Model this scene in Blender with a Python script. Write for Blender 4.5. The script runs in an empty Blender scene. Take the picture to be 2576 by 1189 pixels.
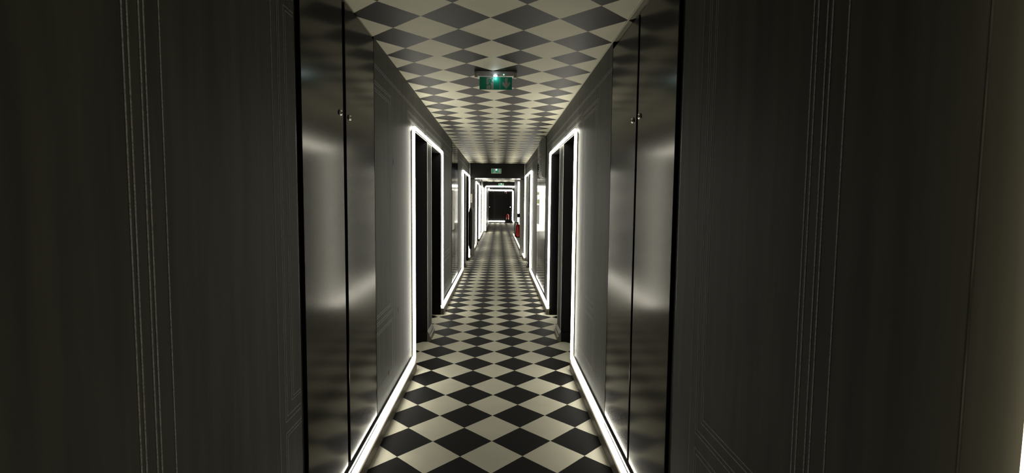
import bpy, math, random
from mathutils import Vector, Matrix
random.seed(7)
C = bpy.context.scene.collection
PI = math.pi

# ------------------------------------------------------------ camera, world, exposure
F_PX, PITCH, YAW, ROLL = 1232.85, -0.07052, 0.02811, 0.00965
cam_d = bpy.data.cameras.new('camera')
cam = bpy.data.objects.new('camera', cam_d)
C.objects.link(cam)
cam_d.sensor_fit = 'HORIZONTAL'
cam_d.sensor_width = 36.0
cam_d.lens = 36.0 * F_PX / 2576.0
cam_d.clip_start = 0.02
cam_d.clip_end = 200
fwd = Vector((math.sin(YAW) * math.cos(PITCH), math.cos(YAW) * math.cos(PITCH), math.sin(PITCH)))
right = Vector((math.cos(YAW), -math.sin(YAW), 0))
up = right.cross(fwd)
R2 = right * math.cos(ROLL) + up * math.sin(ROLL)
U2 = up * math.cos(ROLL) - right * math.sin(ROLL)
m = Matrix((R2, U2, -fwd)).transposed().to_4x4()
m.translation = Vector((0.0335, 0, 1.5))
cam.matrix_world = m
bpy.context.scene.camera = cam

w = bpy.data.worlds.new('world')
bpy.context.scene.world = w
w.use_nodes = True
w.node_tree.nodes['Background'].inputs[0].default_value = (0.012, 0.012, 0.012, 1)
w.node_tree.nodes['Background'].inputs[1].default_value = 0.0
vs = bpy.context.scene.view_settings
vs.view_transform = 'Standard'
vs.look = 'None'
vs.exposure = 0.0
vs.gamma = 1.0
vs.use_curve_mapping = False

LED_POWER = 18.5
LED_COL = (1.0, 0.965, 0.83, 1)


# ------------------------------------------------------------ materials
def new_mat(name):
    mt = bpy.data.materials.new(name)
    mt.use_nodes = True
    nt = mt.node_tree
    return mt, nt, nt.nodes['Principled BSDF']


def nd(nt, t, **kw):
    n = nt.nodes.new(t)
    for k, v in kw.items():
        setattr(n, k, v)
    return n


def math_n(nt, op, a, b=None, c=None):
    n = nt.nodes.new('ShaderNodeMath')
    n.operation = op
    for i, v in enumerate((a, b, c)):
        if v is None:
            continue
        if isinstance(v, (int, float)):
            n.inputs[i].default_value = v
        else:
            nt.links.new(v, n.inputs[i])
    return n.outputs[0]


def simple(name, col, rough=0.5, metal=0.0, spec=0.5, noise=0.0, nscale=(8, 8, 8), bump=0.0, aniso=0.0):
    mt, nt, b = new_mat(name)
    b.inputs['Base Color'].default_value = (*col, 1)
    b.inputs['Roughness'].default_value = rough
    b.inputs['Metallic'].default_value = metal
    b.inputs['Specular IOR Level'].default_value = spec
    if noise or bump:
        tc = nd(nt, 'ShaderNodeTexCoord')
        mp = nd(nt, 'ShaderNodeMapping')
        mp.inputs['Scale'].default_value = nscale
        nz = nd(nt, 'ShaderNodeTexNoise')
        nz.inputs['Scale'].default_value = 1.0
        nz.inputs['Detail'].default_value = 5
        nt.links.new(tc.outputs['Object'], mp.inputs[0])
        nt.links.new(mp.outputs[0], nz.inputs['Vector'])
        if noise:
            mr = nd(nt, 'ShaderNodeMapRange')
            mr.inputs[1].default_value = 0.3
            mr.inputs[2].default_value = 0.7
            mr.inputs[3].default_value = 1 - noise
            mr.inputs[4].default_value = 1 + noise
            nt.links.new(nz.outputs[0], mr.inputs[0])
            vm = nd(nt, 'ShaderNodeVectorMath', operation='SCALE')
            vm.inputs[0].default_value = col
            nt.links.new(mr.outputs[0], vm.inputs['Scale'])
            nt.links.new(vm.outputs[0], b.inputs['Base Color'])
        if bump:
            bp = nd(nt, 'ShaderNodeBump')
            bp.inputs['Strength'].default_value = bump
            bp.inputs['Distance'].default_value = 0.002
            nt.links.new(nz.outputs[0], bp.inputs['Height'])
            nt.links.new(bp.outputs[0], b.inputs['Normal'])
    return mt


def emit(name, col, power):
    mt, nt, b = new_mat(name)
    b.inputs['Base Color'].default_value = (0.8, 0.8, 0.8, 1)
    b.inputs['Emission Color'].default_value = col
    b.inputs['Emission Strength'].default_value = power
    mt.cycles.emission_sampling = 'FRONT'
    return mt


def harlequin(name, light, dark, u0, v0, shift, seam, rl, rd, black_odd, spec=0.5, bump=0.15):
    """square tiles laid diagonally along the corridor; object x across, y along"""
    a = 0.18448
    mt, nt, b = new_mat(name)
    tc = nd(nt, 'ShaderNodeTexCoord')
    sx = nd(nt, 'ShaderNodeSeparateXYZ')
    nt.links.new(tc.outputs['Object'], sx.inputs[0])
    # slightly wavy hand-cut edges
    nz = nd(nt, 'ShaderNodeTexNoise')
    nz.inputs['Scale'].default_value = 35
    nt.links.new(tc.outputs['Object'], nz.inputs['Vector'])
    wob = math_n(nt, 'MULTIPLY', math_n(nt, 'SUBTRACT', nz.outputs[0], 0.5), 0.004)
    u = math_n(nt, 'ADD', math_n(nt, 'SUBTRACT', sx.outputs[0], u0 + shift * a), wob)
    v = math_n(nt, 'SUBTRACT', sx.outputs[1], v0)
    if seam:
        P = 5.75 * a
        t = math_n(nt, 'DIVIDE', math_n(nt, 'SUBTRACT', v, a), P)
        n = math_n(nt, 'FLOOR', math_n(nt, 'ADD', t, 0.5))
        vl = math_n(nt, 'SUBTRACT', v, math_n(nt, 'MULTIPLY', n, P))
        v = vl
    p = math_n(nt, 'FLOOR', math_n(nt, 'DIVIDE', math_n(nt, 'ADD', u, v), 2 * a))
    q = math_n(nt, 'FLOOR', math_n(nt, 'DIVIDE', math_n(nt, 'SUBTRACT', u, v), 2 * a))
    odd = math_n(nt, 'FLOORED_MODULO', math_n(nt, 'ADD', p, q), 2.0)
    odd = math_n(nt, 'GREATER_THAN', odd, 0.5)
    fac = odd if black_odd else math_n(nt, 'SUBTRACT', 1.0, odd)
    # faint mottling
    n2 = nd(nt, 'ShaderNodeTexNoise')
    n2.inputs['Scale'].default_value = 3.0
    n2.inputs['Detail'].default_value = 6
    nt.links.new(tc.outputs['Object'], n2.inputs['Vector'])
    mr = nd(nt, 'ShaderNodeMapRange')
    mr.inputs[1].default_value = 0.3
    mr.inputs[2].default_value = 0.7
    mr.inputs[3].default_value = 0.93
    mr.inputs[4].default_value = 1.05
    nt.links.new(n2.outputs[0], mr.inputs[0])
    mix = nd(nt, 'ShaderNodeMix', data_type='RGBA')
    mix.inputs[6].default_value = (*light, 1)
    mix.inputs[7].default_value = (*dark, 1)
    nt.links.new(fac, mix.inputs[0])
    vm = nd(nt, 'ShaderNodeVectorMath', operation='SCALE')
    nt.links.new(mix.outputs[2], vm.inputs[0])
    nt.links.new(mr.outputs[0], vm.inputs['Scale'])
    nt.links.new(vm.outputs[0], b.inputs['Base Color'])
    rg = math_n(nt, 'ADD', math_n(nt, 'MULTIPLY', fac, rd - rl), rl)
    nt.links.new(rg, b.inputs['Roughness'])
    b.inputs['Specular IOR Level'].default_value = spec
    n3 = nd(nt, 'ShaderNodeTexNoise')
    n3.inputs['Scale'].default_value = 60
    n3.inputs['Detail'].default_value = 4
    nt.links.new(tc.outputs['Object'], n3.inputs['Vector'])
    bp = nd(nt, 'ShaderNodeBump')
    bp.inputs['Strength'].default_value = bump
    bp.inputs['Distance'].default_value = 0.002
    nt.links.new(n3.outputs[0], bp.inputs['Height'])
    nt.links.new(bp.outputs[0], b.inputs['Normal'])
    return mt


M = {}
M['floor'] = harlequin('floor_vinyl', (0.60, 0.575, 0.47), (0.0030, 0.0026, 0.0028), 0.00265, 2.79914, 1, False, 0.65, 0.6, True, spec=0.035)
M['ceil'] = harlequin('ceiling_paper', (0.66, 0.63, 0.50), (0.026, 0.023, 0.019), -0.016, 2.6789, 0, True, 0.6, 0.5, False, spec=0.11, bump=0.05)
M['wall'] = simple('black_grained_panel', (0.086, 0.087, 0.079), 0.5, spec=0.05, noise=0.18, nscale=(20, 20, 1.5), bump=0.35)
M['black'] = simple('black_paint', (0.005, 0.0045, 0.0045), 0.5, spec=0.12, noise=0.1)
M['blackgloss'] = simple('black_gloss_paint', (0.006, 0.006, 0.006), 0.26, spec=0.15, noise=0.1)
M['trimgrey'] = simple('grey_trim', (0.09, 0.087, 0.073), 0.45, noise=0.12, nscale=(20, 20, 2))
M['base'] = simple('dark_skirting', (0.11, 0.098, 0.078), 0.4, spec=0.3, noise=0.15)
M['channel'] = simple('brown_channel', (0.022, 0.016, 0.014), 0.4, noise=0.1)
M['clip'] = simple('tan_clip', (0.11, 0.09, 0.065), 0.4, noise=0.1)
M['steel'] = simple('brushed_steel', (0.070, 0.066, 0.057), 0.17, metal=1.0, noise=0.02, nscale=(4, 20, 2))
M['steel'].node_tree.nodes['Principled BSDF'].inputs['Specular Tint'].default_value = (0.80, 0.80, 0.80, 1)
M['steeldim'] = simple('steel_dimmed', (0.052, 0.050, 0.044), 0.11, metal=1.0, noise=0.02, nscale=(4, 20, 2))  # same steel as near cabinets, darkened and smoothed to tone down bright reflections
M['steeldim'].node_tree.nodes['Principled BSDF'].inputs['Specular Tint'].default_value = (0.42, 0.42, 0.42, 1)
M['scuff'] = simple('scuffed_seam', (0.115, 0.115, 0.11), 0.7, spec=0.05, noise=0.4, nscale=(30, 30, 9))
M['knot'] = simple('wood_knot', (0.030, 0.028, 0.024), 0.6, spec=0.05, noise=0.2)
M['alu'] = simple('aluminium', (0.16, 0.16, 0.16), 0.32, metal=0.9, noise=0.08)
M['alubead'] = simple('bright_bead', (0.75, 0.75, 0.72), 0.3, metal=0.8, noise=0.1)
M['chrome'] = simple('chrome', (0.7, 0.7, 0.7), 0.12, metal=1.0, noise=0.02)
M['led'] = emit('led_light', LED_COL, LED_POWER)
M['led2'] = emit('led_light_mid', LED_COL, LED_POWER * 0.86)
M['led4'] = emit('led_light_end', LED_COL, LED_POWER * 1.5)
M['led3'] = emit('led_light_far', LED_COL, LED_POWER * 0.72)
M['ledwarm'] = emit('led_warm', (1.0, 0.86, 0.55, 1), 6.5)
M['greyplastic'] = simple('grey_plastic', (0.62, 0.61, 0.60), 0.45, noise=0.04)
M['white'] = simple('white_plastic', (0.55, 0.54, 0.45), 0.5, noise=0.03)
M['green'] = simple('sign_green', (0.0, 0.32, 0.19), 0.4, noise=0.02)
M['pict'] = simple('pictogram_grey', (0.42, 0.42, 0.38), 0.5, noise=0.02)
M['spot'] = emit('white_spot', (0.75, 0.88, 1.0, 1), 18)
M['gspot'] = emit('green_spot', (0.2, 1.0, 0.5, 1), 6)
M['red'] = simple('extinguisher_red', (0.42, 0.018, 0.014), 0.3, noise=0.05)
M['paper'] = simple('notice_paper', (0.88, 0.86, 0.74), 0.5, noise=0.04)
M['yellow'] = simple('yellow_label', (0.86, 0.95, 0.02), 0.4, noise=0.03)
M['brown'] = simple('brown_plaque', (0.035, 0.011, 0.005), 0.5, noise=0.15)
M['grille'] = simple('grille_paint', (0.10, 0.10, 0.085), 0.4, metal=0.2, noise=0.05)

# chalk: grey, dry and broken
mt, nt, b = new_mat('chalk_line')
tc = nd(nt, 'ShaderNodeTexCoord')
nz = nd(nt, 'ShaderNodeTexNoise')
nz.inputs['Scale'].default_value = 220
nz.inputs['Detail'].default_value = 3
nt.links.new(tc.outputs['Object'], nz.inputs['Vector'])
cr = nd(nt, 'ShaderNodeValToRGB')
cr.color_ramp.elements[0].position = 0.30
cr.color_ramp.elements[0].color = (0.20, 0.20, 0.205, 1)
cr.color_ramp.elements[1].position = 0.62
cr.color_ramp.elements[1].color = (0.47, 0.47, 0.49, 1)
nt.links.new(nz.outputs[0], cr.inputs[0])
nt.links.new(cr.outputs[0], b.inputs['Base Color'])
b.inputs['Roughness'].default_value = 0.9
M['chalk'] = mt

# clear acrylic
mt, nt, b = new_mat('clear_acrylic')
b.inputs['Base Color'].default_value = (0.9, 0.93, 0.9, 1)
b.inputs['Roughness'].default_value = 0.05
b.inputs['Alpha'].default_value = 0.07
M['clear'] = mt


# ------------------------------------------------------------ mesh helpers
class MB:
    def __init__(self):
        self.v, self.f, self.mi, self.mats, self.sm = [], [], [], [], []

    def slot(self, mat):
        if mat not in self.mats:
            self.mats.append(mat)
        return self.mats.index(mat)

    def face(self, pts, mat, smooth=False):
        i = len(self.v)
        self.v += [tuple(p) for p in pts]
        self.f.append(tuple(range(i, i + len(pts))))
        self.mi.append(self.slot(mat))
        self.sm.append(smooth)

    def box(self, x0, x1, y0, y1, z0, z1, mat, bev=0.0, fm=None):
        """fm: optional dict face->material, faces: x0 x1 y0 y1 z0 z1"""
        x0, x1 = min(x0, x1), max(x0, x1)
        y0, y1 = min(y0, y1), max(y0, y1)
        z0, z1 = min(z0, z1), max(z0, z1)
        i = len(self.v)
        if bev <= 0:
            self.v += [(x, y, z) for x in (x0, x1) for y in (y0, y1) for z in (z0, z1)]
            fs = {'x0': (0, 1, 3, 2), 'x1': (4, 6, 7, 5), 'y0': (0, 4, 5, 1), 'y1': (2, 3, 7, 6), 'z0': (0, 2, 6, 4), 'z1': (1, 5, 7, 3)}
            for k, q in fs.items():
                self.f.append(tuple(i + a for a in q))
                self.mi.append(self.slot((fm or {}).get(k, mat)))
                self.sm.append(False)
            return
        b = min(bev, (x1 - x0) / 2.1, (y1 - y0) / 2.1, (z1 - z0) / 2.1)
        lo, hi = (x0, y0, z0), (x1, y1, z1)
        idx = {}
        for sx in (0, 1):
            for sy in (0, 1):
                for sz in (0, 1):
                    s = (sx, sy, sz)
                    for ax in range(3):
                        p = []
                        for k in range(3):
                            c = (lo, hi)[s[k]][k]
                            if k != ax:
                                c += b if s[k] == 0 else -b
                            p.append(c)
                        idx[(s, ax)] = len(self.v)
                        self.v.append(tuple(p))
        sl = self.slot(mat)

        def add(q):
            self.f.append(tuple(q))
            self.mi.append(sl)
            self.sm.append(False)
        for ax in range(3):
            o1, o2 = [k for k in range(3) if k != ax]
            for sd in (0, 1):
                q = []
                for (p1, p2) in ((0, 0), (1, 0), (1, 1), (0, 1)):
                    s = [0, 0, 0]
                    s[ax] = sd
                    s[o1] = p1
                    s[o2] = p2
                    q.append(idx[(tuple(s), ax)])
                add(q)
        for ax in range(3):          # edges running along ax
            o1, o2 = [k for k in range(3) if k != ax]
            for p1 in (0, 1):
                for p2 in (0, 1):
                    s0 = [0, 0, 0]
                    s0[o1] = p1
                    s0[o2] = p2
                    s1 = list(s0)
                    s1[ax] = 1
                    add([idx[(tuple(s0), o1)], idx[(tuple(s1), o1)], idx[(tuple(s1), o2)], idx[(tuple(s0), o2)]])
        for sx in (0, 1):
            for sy in (0, 1):
                for sz in (0, 1):
                    add([idx[((sx, sy, sz), k)] for k in range(3)])

    def prism(self, pts2, fn, d0, d1, mat, smooth=False):
        """extrude the polygon pts2 between fn(p, d0) and fn(p, d1)"""
        n = len(pts2)
        i = len(self.v)
        self.v += [tuple(fn(p, d0)) for p in pts2] + [tuple(fn(p, d1)) for p in pts2]
        sl = self.slot(mat)
        fs = [tuple(range(i, i + n)), tuple(range(i + 2 * n - 1, i + n - 1, -1))]
        fs += [(i + k, i + (k + 1) % n, i + n + (k + 1) % n, i + n + k) for k in range(n)]
        self.f += fs
        self.mi += [sl] * len(fs)
        self.sm += [False, False] + [smooth] * n

    def lathe(self, prof, fn, mat, n=24):
        """prof: (radius, axial) ; fn(r cos, r sin, axial) -> point"""
        i = len(self.v)
        for r, a in prof:
            for k in range(n):
                t = 2 * PI * k / n
                self.v.append(tuple(fn(r * math.cos(t), r * math.sin(t), a)))
        sl = self.slot(mat)
        for j in range(len(prof) - 1):
            for k in range(n):
                k2 = (k + 1) % n
                self.f.append((i + j * n + k, i + j * n + k2, i + (j + 1) * n + k2, i + (j + 1) * n + k))
                self.mi.append(sl)
                self.sm.append(True)
        for j in (0, len(prof) - 1):
            if prof[j][0] > 1e-6:
                self.f.append(tuple(i + j * n + k for k in range(n)))
                self.mi.append(sl)
                self.sm.append(False)

    def tube(self, path, r, mat, n=10, sq=1.0):
        """round tube along a 3-D point list"""
        path = [Vector(p) for p in path]
        i = len(self.v)
        T0 = (path[1] - path[0]).normalized()
        N = Vector((1, 0, 0)) if abs(T0.x) < 0.9 else Vector((0, 1, 0))
        N = (N - T0 * N.dot(T0)).normalized()
        for j, p in enumerate(path):
            a = path[max(0, j - 1)]
            c = path[min(len(path) - 1, j + 1)]
            T = (c - a).normalized()
            N = (N - T * N.dot(T)).normalized()
            B = T.cross(N)
            for k in range(n):
                t = 2 * PI * k / n
                self.v.append(tuple(p + N * (r * math.cos(t)) + B * (r * sq * math.sin(t))))
        sl = self.slot(mat)
        for j in range(len(path) - 1):
            for k in range(n):
                k2 = (k + 1) % n
                self.f.append((i + j * n + k, i + j * n + k2, i + (j + 1) * n + k2, i + (j + 1) * n + k))
                self.mi.append(sl)
                self.sm.append(True)
        for j in (0, len(path) - 1):
            self.f.append(tuple(i + j * n + k for k in range(n)))
            self.mi.append(sl)
            self.sm.append(False)

    def build(self, name, parent=None):
        me = bpy.data.meshes.new(name)
        me.from_pydata(self.v, [], self.f)
        for mm in self.mats:
            me.materials.append(mm)
        me.polygons.foreach_set('material_index', self.mi)
        me.polygons.foreach_set('use_smooth', self.sm)
        import bmesh
        bm = bmesh.new()
        bm.from_mesh(me)
        bmesh.ops.recalc_face_normals(bm, faces=bm.faces)
        bm.to_mesh(me)
        bm.free()
        o = bpy.data.objects.new(name, me)
        C.objects.link(o)
        if parent is not None:
            o.parent = parent
            o.matrix_parent_inverse = Matrix.Translation(-parent.location)
        return o


def tag(o, label, cat, group=None):
    o['label'] = label
    o['category'] = cat
    if group:
        o['group'] = group
    return o


def struct(o, label=None, cat=None):
    o['kind'] = 'structure'
    if label:
        o['label'] = label
    if cat:
        o['category'] = cat
    return o


def empty(name, loc, label=None, cat=None, group=None):
    o = bpy.data.objects.new(name, None)
    o.location = loc
    o.empty_display_size = 0.1
    C.objects.link(o)
    if label:
        tag(o, label, cat, group)
    return o


def rounded(pts, r, n=7):
    pts = [Vector(p) for p in pts]
    out = [pts[0]]
    for i in range(1, len(pts) - 1):
        a, b_, c = pts[i - 1], pts[i], pts[i + 1]
        d1 = (a - b_).normalized()
        d2 = (c - b_).normalized()
        rr = min(r, (a - b_).length / 2, (c - b_).length / 2)
        p1, p2 = b_ + d1 * rr, b_ + d2 * rr
        for k in range(n + 1):
            t = k / n
            out.append(p1 * (1 - t) ** 2 + b_ * 2 * t * (1 - t) + p2 * t * t)
    out.append(pts[-1])
    return out


def densify(pts, step, wob):
    out = []
    for i in range(len(pts) - 1):
        a, b_ = pts[i], pts[i + 1]
        L_ = (b_ - a).length
        n = max(1, int(L_ / step))
        for k in range(n):
            p = a.lerp(b_, k / n)
            if n > 2 and 0 < k:
                off = wob * math.sin(p.z * 5.1 + p.y * 3.3) * math.sin(p.z * 2.3 + 1.7 * p.y)
                p = p + (Vector((0, off, 0)) if abs(b_.z - a.z) > 0.5 * L_ else Vector((0, 0, off * 0.3)))
            out.append(p)
    out.append(pts[-1])
    return out


# ------------------------------------------------------------ room shell
W = 0.721
H = 2.474
TH = 1.25
ZB = -4.0                       # wall behind the camera
Z_PORTAL = 12.65
Z_HEAD = 23.9
Z_END = 34.4
OPEN_H = 2.115

mb = MB()
mb.box(-TH, 1.9, ZB - 0.2, Z_END + 0.3, -0.1, 0, M['floor'])
struct(mb.build('floor'))
mb = MB()
mb.box(-TH, 1.9, ZB - 0.2, Z_END + 0.3, H, H + 0.1, M['ceil'])
struct(mb.build('ceiling'))

# openings: (start, end, pillar start, pillar end)
ALC = [(-1.72, 0.565, -0.70, -0.40), (4.29, 6.43, 5.19, 5.50), (10.14, 12.38, 11.1, 11.4), (16.24, 18.56, 17.2, 17.5)]
ALC_DEPTH = 0.42
NICHE = {-1: [(1.862, 3.03), (7.93, 9.13), (19.9, 21.05)], 1: [(1.848, 3.03), (7.12, 8.76)]}


def chalk_v(mb, s, z, h0, h1, wd=0.0035):
    x = s * (W - 0.0006)
    mb.face([(x, z - wd / 2, h0), (x, z + wd / 2, h0), (x, z + wd / 2, h1), (x, z - wd / 2, h1)], M['chalk'])


def chalk_h(mb, s, h, z0, z1, wd=0.003):
    x = s * (W - 0.0006)
    mb.face([(x, z0, h - wd / 2), (x, z1, h - wd / 2), (x, z1, h + wd / 2), (x, z0, h + wd / 2)], M['chalk'])


def chalk_rect(mb, s, z0, z1, h0, h1, cut0=False, cut1=False, wd=0.0035):
    if not cut0:
        chalk_v(mb, s, z0, h0, h1, wd)
    if not cut1:
        chalk_v(mb, s, z1, h0, h1, wd)
    chalk_h(mb, s, h0, z0, z1, wd)
    chalk_h(mb, s, h1, z0, z1, wd)


def panel_set(mb, s, z0, z1, cut0=False, cut1=False, wd=0.0035):
    """drawn moulding: double outer rectangle, double inner rectangle, lower panel"""
    def rr(i, h0, h1):
        chalk_rect(mb, s, z0 if cut0 else z0 + i, z1 if cut1 else z1 - i, h0, h1, cut0, cut1, wd)
    rr(0.00, 0.712, 2.222)
    rr(0.014, 0.728, 2.208)
    rr(0.046, 0.762, 2.178)
    rr(0.060, 0.776, 2.164)
    rr(0.00, 0.284, 0.664)
    rr(0.014, 0.298, 0.650)
    if not cut0:
        chalk_v(mb, s, z0 - 0.05, 0.13, 2.30, wd)
    if not cut1:
        chalk_v(mb, s, z1 + 0.05, 0.13, 2.30, wd)


def make_wall(s):
    mb = MB()
    side = 'wall_left' if s < 0 else 'wall_right'
    inner = 'x1' if s < 0 else 'x0'
    X0, X1 = s * W, s * TH
    alc = list(ALC) if s < 0 else ALC[:3]
    cuts = [('a', a[0], a[1]) for a in alc] + [('n', a[0], a[1]) for a in NICHE[s]]
    cuts.sort(key=lambda c: c[1])
    z = ZB
    zend = Z_HEAD + 0.2 if s < 0 else 21.3
    for kind, a, b_ in cuts:
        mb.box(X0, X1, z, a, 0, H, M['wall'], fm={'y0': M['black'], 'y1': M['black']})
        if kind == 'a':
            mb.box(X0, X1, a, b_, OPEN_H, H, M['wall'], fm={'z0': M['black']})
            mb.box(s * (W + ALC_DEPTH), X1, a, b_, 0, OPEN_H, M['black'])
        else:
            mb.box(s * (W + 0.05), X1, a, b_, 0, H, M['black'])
        z = b_
    mb.box(X0, X1, z, zend, 0, H, M['wall'])
    if s < 0:                                  # beyond the far header the wall stands a little further in
        mb.box(s * 0.665, X1, Z_HEAD + 0.2, Z_END, 0, H, M['wall'])
    else:                                      # the corridor opens to the right
        mb.box(1.32, 1.5, 21.3, Z_END, 0, H, M['wall'])
    # drawn lines
    if s < 0:
        for zz in (1.026, 1.041, 1.074, 1.088):
            chalk_v(mb, s, zz, 0.0, 2.47, 0.0048)
        chalk_v(mb, s, 1.136, 0.0, 2.47, 0.0042)
        chalk_v(mb, s, 1.678, 0.0, 2.47, 0.003)
        zc = 1.858
        for zz, h0, h1 in ((1.724, 0.704, 2.235), (1.737, 0.722, 2.222), (1.776, 0.766, 2.176), (1.790, 0.778, 2.162)):
            chalk_v(mb, s, zz, h0, h1, 0.0026)
            chalk_h(mb, s, h0, zz, zc, 0.0026)
            chalk_h(mb, s, h1, zz, zc, 0.0026)
        for zz, h0, h1 in ((1.724, 0.28, 0.662), (1.737, 0.294, 0.648)):
            chalk_v(mb, s, zz, h0, h1, 0.0026)
            chalk_h(mb, s, h1, zz, zc, 0.0026)
            chalk_h(mb, s, h0, zz, zc, 0.0026)
        panel_set(mb, s, 3.034, 3.492, cut0=True, wd=0.0032)
        pz = 3.034
    else:
        chalk_v(mb, s, 0.974, 0.0, 2.47, 0.0042)
        chalk_v(mb, s, 1.678, 0.0, 2.47, 0.0026)
        for z0, z1, h0, h1 in ((1.023, 1.629, 0.710, 2.235), (1.039, 1.615, 0.726, 2.222), (1.070, 1.583, 0.764, 2.178), (1.085, 1.570, 0.780, 2.164), (1.023, 1.629, 0.280, 0.658), (1.039, 1.615, 0.294, 0.640)):
            chalk_v(mb, s, z0, h0, h1, 0.0046)
            chalk_v(mb, s, z1, h0, h1, 0.0026)
            chalk_h(mb, s, h0, z0, z1, 0.0032)
            chalk_h(mb, s, h1, z0, z1, 0.0032)
        chalk_v(mb, s, 1.0235, 0, 0.25, 0.0046)
        panel_set(mb, s, 3.45, 4.06, wd=0.0032)
        pz = 3.034
    # knots, a screw hole and a scuffed seam
    marks = [(3.27, 0.722, 0.005), (3.68, 0.68, 0.012), (3.36, 0.30, 0.012), (3.55, 1.78, 0.013)] if s < 0 else [(1.02, 0.62, 0.003), (0.66, 1.9, 0.003)]
    for mz, mh, mr in marks:
        x = s * (W - 0.0006)
        mb.face([(x, mz + mr * math.cos(2 * PI * k / 10), mh + mr * (1.0 if mr < 0.01 else 1.9) * math.sin(2 * PI * k / 10)) for k in range(10)], M['knot'] if mr > 0.01 else M['black'])
    if s > 0:
        x = s * (W - 0.0006)
        mb.face([(x, 0.684, 0.0), (x, 0.687, 0.0), (x, 0.687, 2.47), (x, 0.684, 2.47)], M['scuff'])
    z2 = 7.92 if s < 0 else 7.11
    for hh in (2.308, 2.322):
        chalk_h(mb, s, hh, pz, z2, 0.0032)
    for hh in (0.205, 0.218):
        chalk_h(mb, s, hh, pz, 4.24, 0.0032)
    # small drawn panels over the first doorway
    for a, b_ in ((4.12, 5.02), (5.16, 6.5)):
        for i in (0, 0.013):
            chalk_rect(mb, s, a + i, b_ - i, 2.175 + i, 2.245 - i, wd=0.003)
    zz = 9.3 if s < 0 else 8.9
    for hh in (2.30, 2.318):
        chalk_h(mb, s, hh, zz, 12.6, 0.004)
    panel_set(mb, s, 6.75, 7.6 if s < 0 else 6.98, wd=0.004)
    o = mb.build(side)
    struct(o)
    return o


for s in (-1, 1):
    make_wall(s)

mb = MB()
mb.box(-TH, TH, ZB - 0.15, ZB, 0, H, M['wall'])
struct(mb.build('wall_back'))
mb = MB()
mb.box(-TH, 1.9, Z_END, Z_END + 0.15, 0, H, M['blackgloss'])
struct(mb.build('wall_front'))
# return wall where the corridor widens
mb = MB()
mb.box(TH, 1.5, 21.1, 21.3, 0, H, M['wall'])
struct(mb.build('wall_return'))


# pillars inside the alcoves, with a steel edge strip and a moulded skirting block
def skirt_profile(s, x, out):
    return [(x, 0.0), (x - s * out, 0.0), (x - s * out, 0.050), (x - s * out * 0.62, 0.062), (x - s * out * 0.62, 0.080), (x - s * out * 0.25, 0.104), (x, 0.110)]


pn = 0
for s in (-1, 1):
    for k, (a, b_, p0, p1) in enumerate(ALC if s < 0 else ALC[:3]):
        mb = MB()
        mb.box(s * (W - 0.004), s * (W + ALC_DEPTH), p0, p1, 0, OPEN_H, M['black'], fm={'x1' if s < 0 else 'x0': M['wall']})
        pn += 1
        o = struct(mb.build('trim_%d' % pn))
        for ze in (p0 + 0.003, p1 - 0.003):
            st = MB()
            st.box(s * (W - 0.009), s * (W - 0.0045), ze - 0.005, ze + 0.005, 0.112, OPEN_H - 0.002, M['alubead'], bev=0.0012)
            st.build('edge_bead', o)
        sk = MB()
        sk.prism(skirt_profile(s, s * (W - 0.004), 0.036), lambda p, d: (p[0], d, p[1]), p0 - 0.018, p1 + 0.018, M['base'])
        sk.box(s * (W - 0.004), s * (W + ALC_DEPTH - 0.002), p0 - 0.018, p0 - 0.0065, 0, 0.105, M['black'])
        sk.build('skirting', o)

# room doors at the back of the alcoves
dn = 0
for s in (-1, 1):
    for k, (a, b_, p0, p1) in enumerate((ALC if s < 0 else ALC[:3])[1:]):
        for d0, d1, hz in ((a + 0.04, p0 - 0.03, a + 0.13), (p1 + 0.03, b_ - 0.04, b_ - 0.13)):
            dn += 1
            mb = MB()
            xb = W + ALC_DEPTH
            mb.box(s * (xb - 0.035), s * (xb - 0.001), d0, d1, 0.006, 2.06, M['blackgloss'], bev=0.002)
            o = struct(mb.build('door_%d' % dn))
            hb = MB()
            hb.lathe([(0.024, 0), (0.024, 0.008), (0.009, 0.010), (0.009, 0.045)], lambda p, q, t, s=s, xb=xb, hz=hz: (s * (xb - 0.035 - t), hz + p, 1.03 + q), M['chrome'], 16)
            hd = 1 if hz < (d0 + d1) / 2 else -1
            hb.box(s * (xb - 0.090), s * (xb - 0.078), hz, hz + hd * 0.12, 1.02, 1.04, M['chrome'], bev=0.003)
            hb.build('door_handle', o)


# baseboards
def base_run(mb, s, z0, z1, xw=W):
    prof = [(xw, 0.0), (xw - 0.036, 0.0), (xw - 0.040, 0.006), (xw - 0.040, 0.066), (xw - 0.038, 0.076), (xw - 0.032, 0.081), (xw, 0.081)]
    mb.prism([(s * p[0], p[1]) for p in prof], lambda p, d: (p[0], d, p[1]), z0, z1, M['base'])


for s in (-1, 1):
    mb = MB()
    base_run(mb, s, ZB, -1.73)
    base_run(mb, s, 0.575, 4.28)
    base_run(mb, s, 6.44, 10.13)
    base_run(mb, s, 12.39, 13.18)
    if s < 0:
        base_run(mb, s, 13.37, 16.23)
        base_run(mb, s, 18.57, Z_HEAD)
        base_run(mb, s, Z_HEAD + 0.2, Z_END, 0.665)
    else:
        base_run(mb, s, 13.37, 21.3)
    struct(mb.build('baseboard_left' if s < 0 else 'baseboard_right'))

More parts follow.
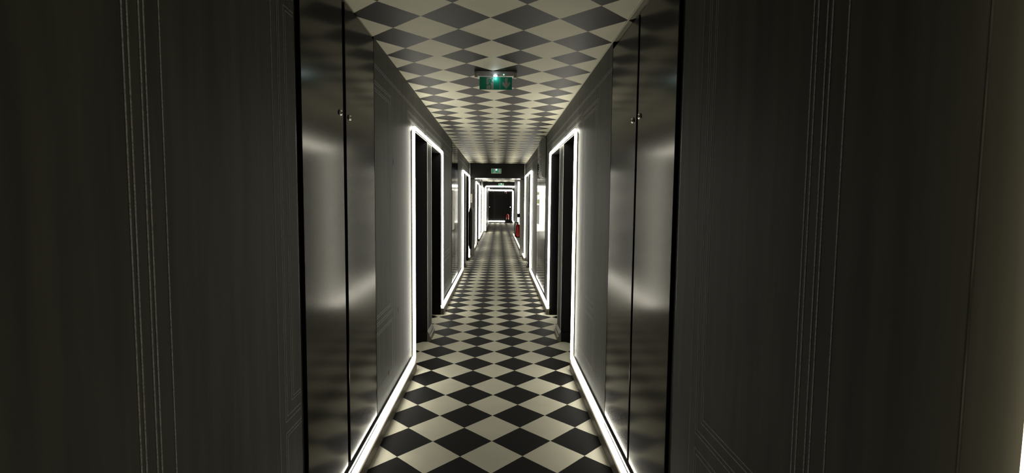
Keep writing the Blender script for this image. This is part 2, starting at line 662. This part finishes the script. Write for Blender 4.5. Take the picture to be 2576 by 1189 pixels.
# portal: deep beam on slim jambs
mb = MB()
mb.box(-W + 0.001, W - 0.001, Z_PORTAL, 13.35, 2.100, H - 0.001, M['blackgloss'], bev=0.004)
o = struct(mb.build('trim_20'), 'black beam across the ceiling carrying a green exit sign', 'beam')
for s in (-1, 1):
    mb = MB()
    mb.box(s * (0.612 if s < 0 else 0.62), s * (W - 0.001), 13.2, 13.35, 0.001, 2.099, M['trimgrey'], bev=0.006)
    struct(mb.build('trim_2%d' % (2 if s > 0 else 1)))
# far header
mb = MB()
mb.box(-W + 0.001, 1.31, Z_HEAD, Z_HEAD + 0.19, 2.165, H - 0.001, M['blackgloss'], bev=0.004)
struct(mb.build('trim_23'))
mb = MB()
mb.box(-W + 0.001, -0.61, Z_HEAD, Z_HEAD + 0.19, 0.001, 2.164, M['trimgrey'], bev=0.004)
struct(mb.build('trim_24'))
# thin pale cove bead where the right wall meets the ceiling, and conduits by the beam
mb = MB()
mb.box(W - 0.007, W - 0.001, ZB, Z_PORTAL, H - 0.006, H - 0.0005, M['white'])
struct(mb.build('trim_25'))
for s, lab in ((-1, 'left'), (1, 'right')):
    mb = MB()
    mb.tube([(s * 0.702, 12.60, 2.16), (s * 0.702, 12.60, 2.465)], 0.009, M['greyplastic'], 10)
    o = tag(mb.build('cable_conduit'), 'thin grey vertical conduit at the %s end of the black ceiling beam' % lab, 'conduit')


# ------------------------------------------------------------ LED strips
XL = 0.700


def led(pts, label, chan=None, clips=None, r=0.0132, rad=0.055, group=None, mat='led'):
    """one run of light strip; chan: list of boxes for its backing"""
    p = [Vector(q) for q in pts]
    loc = Vector((p[0].x, p[0].y, 0))
    root = empty('led_strip', loc, label, 'light strip', group)
    t = MB()
    t.tube(densify(rounded(p, rad), 0.2, 0.0035), r, M[mat], 8)  # radius thicker than a real tube, standing in for the lens glow
    t.build('light_tube', root)
    if chan:
        for bx in chan:
            c = MB()
            c.box(*bx, M['channel'], bev=0.002)
            c.build('channel', root)
    if clips:
        for bx in clips:
            c = MB()
            c.box(*bx, M['clip'], bev=0.002)
            c.build('corner_clip', root)
    return root


def chan_v(s, z, h0=0.20, h1=2.02, t=0.010):
    return (s * (W - 0.0005), s * (XL + 0.0105), z - 0.007, z + 0.007, h0, h1)


def chan_h(s, h, z0, z1, t=0.010):
    return (s * (W - 0.0005), s * (XL + 0.0105), z0, z1, h - 0.007, h + 0.007)


def back_h(s, z0, z1, h=0.115):
    return (s * (W - 0.0005), s * (W - 0.010), z0, z1, h, h + 0.022)


def clip_at(s, z, dz):
    return [(s * (W - 0.0005), s * (XL + 0.0095), z - 0.0095, z + 0.0095, 0.125, 0.199), (s * (W - 0.0005), s * (XL + 0.0095), z - 0.0095, z + 0.0095, 2.021, 2.10)]


HB, HT = 0.100, 2.133
for s, nm in ((-1, 'left'), (1, 'right')):
    n0, f0 = -1.74, 0.583
    a1, b1 = (4.275, 6.45) if s < 0 else (4.29, 6.40)
    a2, b2 = (10.2, 12.42) if s < 0 else (10.1, 12.32)
    brk = 8.0 if s < 0 else 7.9
    X = s * XL
    if s < 0:
        lab = 'bright white strip framing the nearest doorway on the left, running along the skirting'
    else:
        lab = 'bright white strip framing the nearest doorway on the right, running along the skirting'
    led([(X, 1.87, HB), (X, a1, HB), (X, a1, HT), (X, b1, HT), (X, b1, HB), (X, brk, HB)], lab,
        chan=[chan_v(s, a1), chan_v(s, b1), chan_h(s, HT, a1 + 0.08, b1 - 0.08), back_h(s, 1.87, a1 - 0.03), back_h(s, b1 + 0.06, brk, 0.115)],
        clips=clip_at(s, a1, 0) + clip_at(s, b1, 0))
    if s < 0:
        pts = [(X, brk + 0.03, HB), (X, a2, HB), (X, a2, HT), (X, b2, HT), (X, b2, HB), (X, b2 + 0.14, HB)]
        lab = 'white light strip around the second doorway on the left, just before the beam'
    else:
        pts = [(X, brk + 0.03, HB), (X, a2, HB), (X, a2, HT), (X, b2, HT), (X, b2, HB), (X, 13.15, HB)]
        lab = 'white light strip around the second doorway on the right, just before the beam'
    led(pts, lab, chan=[chan_v(s, a2), chan_v(s, b2), chan_h(s, HT, a2 + 0.08, b2 - 0.08), back_h(s, brk + 0.03, a2 - 0.04, 0.115)], r=0.0165, mat='led2')

led([(XL, 0.90, HB), (XL, 0.568, HB), (XL, 0.568, HT), (XL, -1.74, HT), (XL, -1.74, HB), (XL, -3.0, HB)], 'warm white light strip at the far right edge of the picture, beside the viewer', chan=[chan_v(1, 0.568), chan_v(1, -1.74), chan_h(1, HT, -1.66, 0.49)], mat='ledwarm')
led([(-XL, 15.0, 0.098), (-XL, 16.2, 0.098), (-XL, 16.2, 2.15), (-XL, 18.6, 2.15), (-XL, 18.6, 0.098), (-XL, 22.2, 0.098), (-XL, 22.2, 2.16), (-XL, 23.7, 2.16), (-XL, 23.7, 0.09)],
    'white light strip zigzagging around the far left doorways beyond the beam', chan=[chan_v(-1, 16.2), chan_v(-1, 18.6), chan_v(-1, 22.2), chan_v(-1, 23.7)], r=0.0155, mat='led3')
led([(XL, 13.5, 0.098), (XL, 21.25, 0.098)], 'white light strip low along the skirting of the far right wall', chan=[back_h(1, 13.5, 21.25, 0.118)], r=0.018, mat='led3')
led([(XL, 16.3, 0.42), (XL, 16.3, 2.17)], 'single vertical white light strip on far right wall above the red extinguisher', chan=[chan_v(1, 16.3, 0.40, 2.19, 0.008)], r=0.032, mat='led3')
led([(-0.60, Z_HEAD - 0.022, 0.09), (-0.60, Z_HEAD - 0.022, 2.235), (0.95, Z_HEAD - 0.022, 2.235), (1.28, Z_HEAD - 0.022, 2.235)],
    'white light strip crossing the far header, the upper of two horizontal bars', chan=[(-0.56, 1.28, Z_HEAD - 0.0115, Z_HEAD - 0.0005, 2.225, 2.245)], mat='led4', r=0.030, rad=0.09)
led([(-0.645, Z_END - 0.03, 2.45), (-0.645, Z_END - 0.03, 2.300), (1.04, Z_END - 0.03, 2.300), (1.04, Z_END - 0.03, 0.11), (1.29, Z_END - 0.03, 0.04)],
    'white light strip around the end wall, turning down the right side of the black doors', chan=[(-0.60, 1.0, Z_END - 0.0115, Z_END - 0.0005, 2.29, 2.31)], mat='led4', r=0.042, rad=0.12)
led([(-0.655, Z_END - 0.06, 0.135), (0.48, Z_END - 0.06, 0.135)], 'short white light strip low along the bottom of the end wall', chan=[(-0.655, 0.48, Z_END - 0.0255, Z_END - 0.0005, 0.125, 0.145)], mat='led4', r=0.040)


# ------------------------------------------------------------ steel service cabinets
def cabinet(s, z0, z1, c0, c1, zf, label, locks=None, top=2.462, sill=0.145):
    """z0..z1 niche, zf first edge of the leaves, c0..c1 gap between leaves"""
    root = empty('service_cabinet', (s * W, (z0 + z1) / 2, 0), label, 'cabinet')
    fr = MB()
    xb = s * (W + 0.047)
    xf = s * (W + 0.034)
    fr.box(xf, xb, z0 + 0.002, z1 - 0.002, sill - 0.02, top + 0.008, M['black'])
    fr.box(s * (W + 0.006), xf, z0 + 0.002, z0 + 0.026, sill - 0.02, top + 0.008, M['blackgloss'], bev=0.004)
    fr.box(s * (W + 0.014), xf, z0 + 0.026, zf - 0.006, sill - 0.02, top + 0.008, M['black'])
    fr.build('frame', root)
    for i, (a, b_) in enumerate(((zf, c0), (c1, z1 - 0.004))):
        d = MB()
        d.box(s * (W + 0.001), s * (W + 0.033), a, b_, sill, top, M['steel' if locks else 'steeldim'], bev=0.002)
        dd = d.build('door', root)
        if locks:
            lz, lh = locks[i]
            l = MB()
            fn = lambda p, q, t, s=s, lz=lz, lh=lh: (s * (W + 0.001 - t), lz + p, lh + q)
            l.lathe([(0.0150, 0), (0.0150, 0.003), (0.0125, 0.0075), (0.0075, 0.0085), (0.0060, 0.004), (0.0, 0.004)], fn, M['chrome'], 24)
            l.lathe([(0.0055, 0.0045), (0.0, 0.0045)], fn, M['black'], 16)
            l.build('lock', dd)
    return root


cabinet(-1, 1.862, 3.03, 2.433, 2.477, 1.925, 'tall brushed steel cabinet on the left wall, nearest the viewer', locks=[(2.385, 1.915), (2.528, 1.915)])
cabinet(1, 1.848, 3.03, 2.449, 2.481, 1.922, 'tall brushed steel cabinet on the right wall, nearest the viewer', locks=[(2.418, 1.924), (2.539, 1.923)], top=2.43)
cabinet(-1, 7.93, 9.13, 8.47, 8.50, 8.00, 'steel cabinet with a cream notice on the left wall between two lit doorways')
cabinet(1, 7.12, 8.76, 8.28, 8.31, 7.20, 'steel cabinet with yellow labels on the right wall, below the slatted grille')
cabinet(-1, 19.9, 21.05, 20.44, 20.47, 19.94, 'distant steel cabinet between the far left lit doorways, beyond the beam')


def sheet(name, s, z0, z1, h0, h1, mat, label, cat, xs=W, t=0.002, group=None, off=0.0):
    b_ = MB()
    b_.box(s * (xs - off), s * (xs - off - t), z0, z1, h0, h1, mat, bev=0.0005)
    return tag(b_.build(name), label, cat, group)


sheet('notice', -1, 8.06, 8.40, 1.385, 1.68, M['paper'], 'upper cream notice stuck on the left steel cabinet', 'notice')
sheet('notice', -1, 8.06, 8.40, 1.03, 1.36, M['paper'], 'lower cream notice stuck on the left steel cabinet', 'notice')
sheet('notice', 1, 8.36, 8.70, 1.12, 1.45, M['paper'], 'white notice on the right steel cabinet below the yellow labels', 'notice')
sheet('warning_label', 1, 8.40, 8.70, 1.625, 1.675, M['yellow'], 'upper dull yellow label on the right steel cabinet', 'label')
sheet('warning_label', 1, 8.36, 8.70, 1.475, 1.545, M['yellow'], 'bright yellow label on the right steel cabinet, just above the white notice', 'label')

# framed white notice on left wall inside the portal, brown plaque on the jamb
o = empty('framed_notice', (-0.694, 13.2, 1.47), 'small white framed notice on the left jamb under the beam', 'notice')
b_ = MB()
b_.box(-0.717, -0.671, 13.188, 13.1995, 1.465, 1.705, M['greyplastic'], bev=0.003)
b_.build('frame', o)
b_ = MB()
b_.box(-0.714, -0.674, 13.186, 13.188, 1.472, 1.698, M['paper'])
b_.build('sheet', o)
b_ = MB()
pts = []
for k in range(20):
    t = 2 * PI * k / 20
    pts.append((-0.634 + 0.017 * math.cos(t), 1.585 + (0.22 if math.sin(t) >= 0 else -0.22) + 0.03 * math.sin(t)))
b_.prism(pts, lambda p, d: (p[0], d, p[1]), 13.178, 13.1985, M['brown'])
tag(b_.build('plaque'), 'tall narrow brown rounded plaque on the left jamb beyond the beam', 'plaque')

# black tube hung on the left wall just past the second doorway
b_ = MB()
b_.lathe([(0.006, 1.37), (0.020, 1.34), (0.036, 1.29), (0.046, 1.21), (0.046, 0.42), (0.036, 0.33), (0.016, 0.30), (0.0, 0.30)],
         lambda p, q, t: (-0.666 + p, 12.335 + q, t), M['blackgloss'], 20)
o = tag(b_.build('hanging_tube'), 'long slim glossy black tube hanging at the far edge of second left doorway', 'tube')
b_ = MB()
b_.box(-W + 0.001, -0.672, 12.374, 12.40, 1.18, 1.21, M['alu'], bev=0.002)
b_.build('wall_bracket', o)

# ------------------------------------------------------------ slatted grille on the right wall
g = empty('vent_grille', (W, 7.4, 1.86), 'narrow slatted vent box high on the right wall over the steel cabinet', 'vent')
b_ = MB()
y0, y1, xo = 7.22, 7.66, W - 0.062
prof = []
h0, h1 = 1.862, 2.43
prof = [(W - 0.001, h1), (xo, h1), (xo, h0 + 0.05)]
for k in range(1, 7):
    t = PI / 2 * k / 6
    prof.append((xo + 0.045 * (1 - math.cos(t)), h0 + 0.05 - 0.05 * math.sin(t)))
prof.append((W - 0.001, h0))
b_.prism(prof, lambda p, d: (p[0], d, p[1]), y0, y1, M['grille'])
b_.build('housing', g)
for k in range(15):
    b_ = MB()
    hh = 1.955 + k * 0.031
    b_.prism([(xo - 0.0005, hh), (xo - 0.010, hh - 0.004), (xo - 0.012, hh + 0.004), (xo - 0.0005, hh + 0.017)], lambda p, d: (p[0], d, p[1]), y0 + 0.03, y1 - 0.03, M['trimgrey'])
    b_.build('slat', g)


# ------------------------------------------------------------ exit signs
def exit_art(fn, w0, w1, h0, h1, parent, dx=0.0, fine=True):
    """green panel, doorway, running man, divider and arrow; fn(x, h, layer) -> point"""
    Wd, Hh = w1 - w0, h1 - h0

    def P(u, v):
        return (w0 + u * Wd, h0 + v * Hh)
    b_ = MB()
    b_.prism([P(0, 0), P(1, 0), P(1, 1), P(0, 1)], lambda p, d: fn(p[0], p[1], d), 0, 0.002, M['green'])
    gp = b_.build('green_panel', parent)

    def sub(name, polys, mat, d0, d1):
        q = MB()
        for pl in polys:
            q.prism([P(*a) for a in pl], lambda p, d: fn(p[0], p[1], d), d0, d1, mat)
        q.build(name, gp)
    sub('doorway', [[(0.215, 0.03), (0.435, 0.03), (0.435, 0.97), (0.215, 0.97)]], M['pict'], 0.0021, 0.0027)
    # running figure
    cx, cy, r = 0.392, 0.855, 0.026
    head = [(cx + r * math.cos(2 * PI * k / 14), cy + r * 2.6 * math.sin(2 * PI * k / 14)) for k in range(14)]
    man = [head,
           [(0.285, 0.80), (0.305, 0.84), (0.375, 0.80), (0.372, 0.74), (0.350, 0.56), (0.335, 0.44), (0.292, 0.46), (0.300, 0.60), (0.322, 0.76)],
           [(0.285, 0.80), (0.322, 0.83), (0.318, 0.77), (0.262, 0.60), (0.248, 0.63)],
           [(0.362, 0.78), (0.375, 0.72), (0.392, 0.60), (0.432, 0.59), (0.432, 0.55), (0.380, 0.54), (0.352, 0.66)],
           [(0.292, 0.47), (0.322, 0.42), (0.290, 0.32), (0.212, 0.32), (0.212, 0.38), (0.275, 0.38)],
           [(0.318, 0.50), (0.342, 0.48), (0.368, 0.28), (0.352, 0.03), (0.326, 0.03), (0.342, 0.26), (0.310, 0.42)]]
    sub('running_figure', man, M['green'], 0.0028, 0.0033)
    sub('divider', [[(0.622, 0.02), (0.634, 0.02), (0.632, 0.98), (0.624, 0.98)]], M['pict'], 0.0021, 0.0027)
    sub('arrow', [[(0.785, 0.93), (0.862, 0.93), (0.862, 0.50), (0.935, 0.64), (0.935, 0.40), (0.822, 0.07), (0.710, 0.40), (0.710, 0.64), (0.785, 0.50)]], M['pict'], 0.0021, 0.0027)


# the hanging sign: slightly out of level, as in the photograph
ys = 3.74
sg = empty('exit_sign', (0.006, ys, H), 'green exit sign with arrow and white lamp hanging under the near ceiling', 'exit sign')
b_ = MB()
tap = [(-0.155, 2.471), (0.167, 2.471), (0.160, 2.441), (0.132, 2.438), (-0.120, 2.434), (-0.148, 2.437)]
b_.prism([(p[0], p[1]) for p in tap], lambda p, d: (p[0], d, p[1]), ys, ys + 0.055, M['greyplastic'])
b_.build('housing', sg)
for xx in (-0.140, 0.150):
    b_ = MB()
    b_.box(xx - 0.012, xx + 0.012, ys - 0.006, ys + 0.03, 2.424, 2.462, M['white'], bev=0.003)
    b_.build('bracket', sg)
exit_art(lambda x, h, d: (x, ys + 0.012 - d, h), -0.116, 0.128, 2.338, 2.432, sg)
b_ = MB()
b_.box(-0.152, 0.160, ys + 0.0125, ys + 0.0155, 2.334, 2.436, M['clear'])
b_.build('acrylic_plate', sg)
b_ = MB()
b_.box(-0.018, 0.022, ys - 0.006, ys + 0.004, 2.430, 2.444, M['greyplastic'], bev=0.002)
lm = b_.build('lamp_housing', sg)
b_ = MB()
b_.lathe([(0.0125, 0), (0.011, 0.004), (0.006, 0.007), (0, 0.008)], lambda p, q, t: (0.003 + p, ys - 0.006 - t, 2.437 + q * 0.55), M['spot'], 16)
b_.build('lamp', lm)
b_ = MB()
b_.lathe([(0.003, 0), (0.002, 0.002), (0, 0.0025)], lambda p, q, t: (0.066 + p, ys - 0.0005 - t, 2.447 + q * 1.4), M['gspot'], 10)
b_.build('indicator', sg)


def wall_sign(x0, x1, h0, h1, z, label):
    g_ = empty('exit_sign', ((x0 + x1) / 2, z, h0), label, 'exit sign')
    q = MB()
    q.box(x0, x1, z - 0.028, z - 0.001, h0, h1, M['white'], bev=0.003)
    q.build('housing', g_)
    exit_art(lambda x, h, d: (x, z - 0.0285 - d, h), x0 + 0.010, x1 - 0.010, h0 + 0.012, h1 - 0.010, g_)
    q = MB()
    cx_ = (x0 + x1) / 2 + 0.002
    q.lathe([(0.015, 0), (0.012, 0.006), (0, 0.009)], lambda p, r_, t: (cx_ + p, z - 0.033 - t, h1 - 0.028 + r_), M['spot'], 14)
    q.build('lamp', g_)


wall_sign(-0.157, 0.098, 2.222, 2.342, Z_PORTAL, 'green exit sign with a glowing lamp mounted on the black beam')
wall_sign(0.03, 0.285, 2.272, 2.392, Z_HEAD, 'tiny distant green exit sign just above the far horizontal light bar')

for nm_, px_, pz_, e_ in (('sign_lamp_light', (0.004, ys - 0.006, 2.424), sg, 0.05),):
    ld = bpy.data.lights.new(nm_, 'POINT')
    ld.energy = e_
    ld.color = (0.75, 0.9, 1.0)
    ld.shadow_soft_size = 0.006
    lo = bpy.data.objects.new(nm_, ld)
    C.objects.link(lo)
    lo.parent = pz_
    lo.matrix_parent_inverse = Matrix.Translation(-pz_.location)
    lo.location = px_

# detectors
for xx, zz, rr, lab in ((0.0, 7.87, 0.056, 'round pale smoke detector on the checkered ceiling'), (-0.05, 11.3, 0.030, 'tiny pale detector on the ceiling just before the beam')):
    d = empty('smoke_detector', (xx, zz, H), lab, 'smoke detector')
    b_ = MB()
    b_.lathe([(rr, 0.0015), (rr, 0.014), (rr * 0.9, 0.018)], lambda p, q, t, xx=xx, zz=zz: (xx + p, zz + q, H - t), M['white'], 28)
    b_.build('base', d)
    b_ = MB()
    b_.lathe([(rr * 0.86, 0.018), (rr * 0.84, 0.032), (rr * 0.6, 0.042), (0, 0.044)], lambda p, q, t, xx=xx, zz=zz: (xx + p, zz + q, H - t), M['white'], 28)
    b_.build('sensor_head', d)


# ------------------------------------------------------------ fire extinguishers
def extinguisher(x, y, z0, hgt, r, sx, label, wall=(1, 0)):
    e = empty('fire_extinguisher', (x, y, z0), label, 'fire extinguisher')
    b_ = MB()
    prof = [(0, 0), (r * 0.85, 0.0), (r, 0.015), (r, hgt * 0.74), (r * 0.93, hgt * 0.83), (r * 0.6, hgt * 0.92), (r * 0.3, hgt * 0.96), (r * 0.28, hgt)]
    b_.lathe(prof, lambda p, q, t: (x + p, y + q, z0 + t), M['red'], 24)
    b_.build('cylinder', e)
    b_ = MB()
    b_.lathe([(r * 0.88, -0.008), (r * 1.03, -0.004), (r * 1.03, 0.022), (r * 0.9, 0.024)], lambda p, q, t: (x + p, y + q, z0 + t), M['black'], 24)
    b_.build('foot_ring', e)
    b_ = MB()
    t0 = z0 + hgt
    b_.lathe([(r * 0.3, -0.004), (r * 0.34, 0.03), (r * 0.2, 0.045)], lambda p, q, t: (x + p, y + q, t0 + t), M['black'], 14)
    b_.box(x - 0.014, x + 0.014, y - 0.11, y + 0.02, t0 + 0.028, t0 + 0.042, M['black'], bev=0.003)
    b_.box(x - 0.012, x + 0.012, y - 0.10, y + 0.01, t0 + 0.062, t0 + 0.074, M['black'], bev=0.003)
    b_.box(x - 0.010, x + 0.010, y - 0.015, y + 0.02, t0 + 0.04, t0 + 0.066, M['black'])
    b_.build('valve_head', e)
    b_ = MB()
    path = rounded([(x + sx * 0.01, y, t0 + 0.02), (x + sx * (r + 0.02), y, t0 + 0.035), (x + sx * (r + 0.025), y - 0.01, z0 + hgt * 0.5), (x + sx * (r + 0.012), y - 0.01, z0 + 0.08)], 0.05, 6)
    b_.tube(path, 0.012, M['black'], 10)
    b_.tube([path[-1], path[-1] - Vector((0, 0, 0.07))], 0.019, M['black'], 10)
    b_.build('hose', e)
    return e


e = extinguisher(0.625, 14.8, 0.43, 0.42, 0.068, -1, 'red fire extinguisher hung on the right wall just past the beam')
b_ = MB()
b_.box(0.655, 0.720, 14.78, 14.82, 0.70, 0.74, M['black'], bev=0.003)
b_.build('wall_bracket', e)
# its black sign tag on the wall above
b_ = MB()
b_.box(W - 0.098, W - 0.001, 15.2, 15.215, 1.02, 1.14, M['black'], bev=0.002)
tag(b_.build('projecting_tag'), 'small black tag standing out from the wall above near red extinguisher', 'tag')
e2 = extinguisher(0.67, Z_END - 0.20, 0.26, 0.40, 0.088, -1, 'distant red fire extinguisher in front of the black end wall')
b_ = MB()
b_.box(0.65, 0.69, Z_END - 0.115, Z_END - 0.001, 0.50, 0.54, M['black'], bev=0.003)
b_.build('wall_bracket', e2)

# ------------------------------------------------------------ end wall: two black doors and a fixed centre panel
for k, (x0, x1, hx) in enumerate(((-0.655, -0.27, -0.60), (0.44, 0.95, 0.85))):
    b_ = MB()
    b_.box(x0, x1, Z_END - 0.022, Z_END - 0.001, 0.165, 2.20, M['blackgloss'], bev=0.004)
    for hh0, hh1 in ((0.26, 0.78), (0.86, 2.12)):
        # drawn panel outline
        for a0, a1, c0, c1 in ((x0 + 0.05, x1 - 0.05, hh0, hh0 + 0.007), (x0 + 0.05, x1 - 0.05, hh1 - 0.007, hh1), (x0 + 0.05, x0 + 0.057, hh0, hh1), (x1 - 0.057, x1 - 0.05, hh0, hh1)):
            b_.box(a0, a1, Z_END - 0.0235, Z_END - 0.022, c0, c1, M['channel'])
    o = struct(b_.build('door_%d' % (31 + k)))
    b_ = MB()
    b_.lathe([(0.034, 0), (0.034, 0.02), (0.028, 0.05), (0.0, 0.06)], lambda p, q, t, hx=hx: (hx + p, Z_END - 0.022 - t, 1.13 + q), M['chrome'], 16)
    b_.build('door_handle', o)
# round alarm bell
d = empty('alarm_bell', (0.527, Z_END, 2.14), 'small round dark reddish dome under the upper bar on end wall', 'alarm')
b_ = MB()
b_.lathe([(0.085, 0.001), (0.085, 0.03), (0.075, 0.05), (0.05, 0.068), (0.0, 0.078)], lambda p, q, t: (0.527 + p, Z_END - t, 2.135 + q), simple('dome_red', (0.05, 0.022, 0.02), 0.15, metal=0.4, noise=0.05), 24)
b_.build('dome', d)
b_ = MB()
b_.lathe([(0.095, 0.001), (0.095, 0.016), (0.086, 0.02)], lambda p, q, t: (0.527 + p, Z_END - t, 2.135 + q), M['blackgloss'], 24)
b_.build('backplate', d)
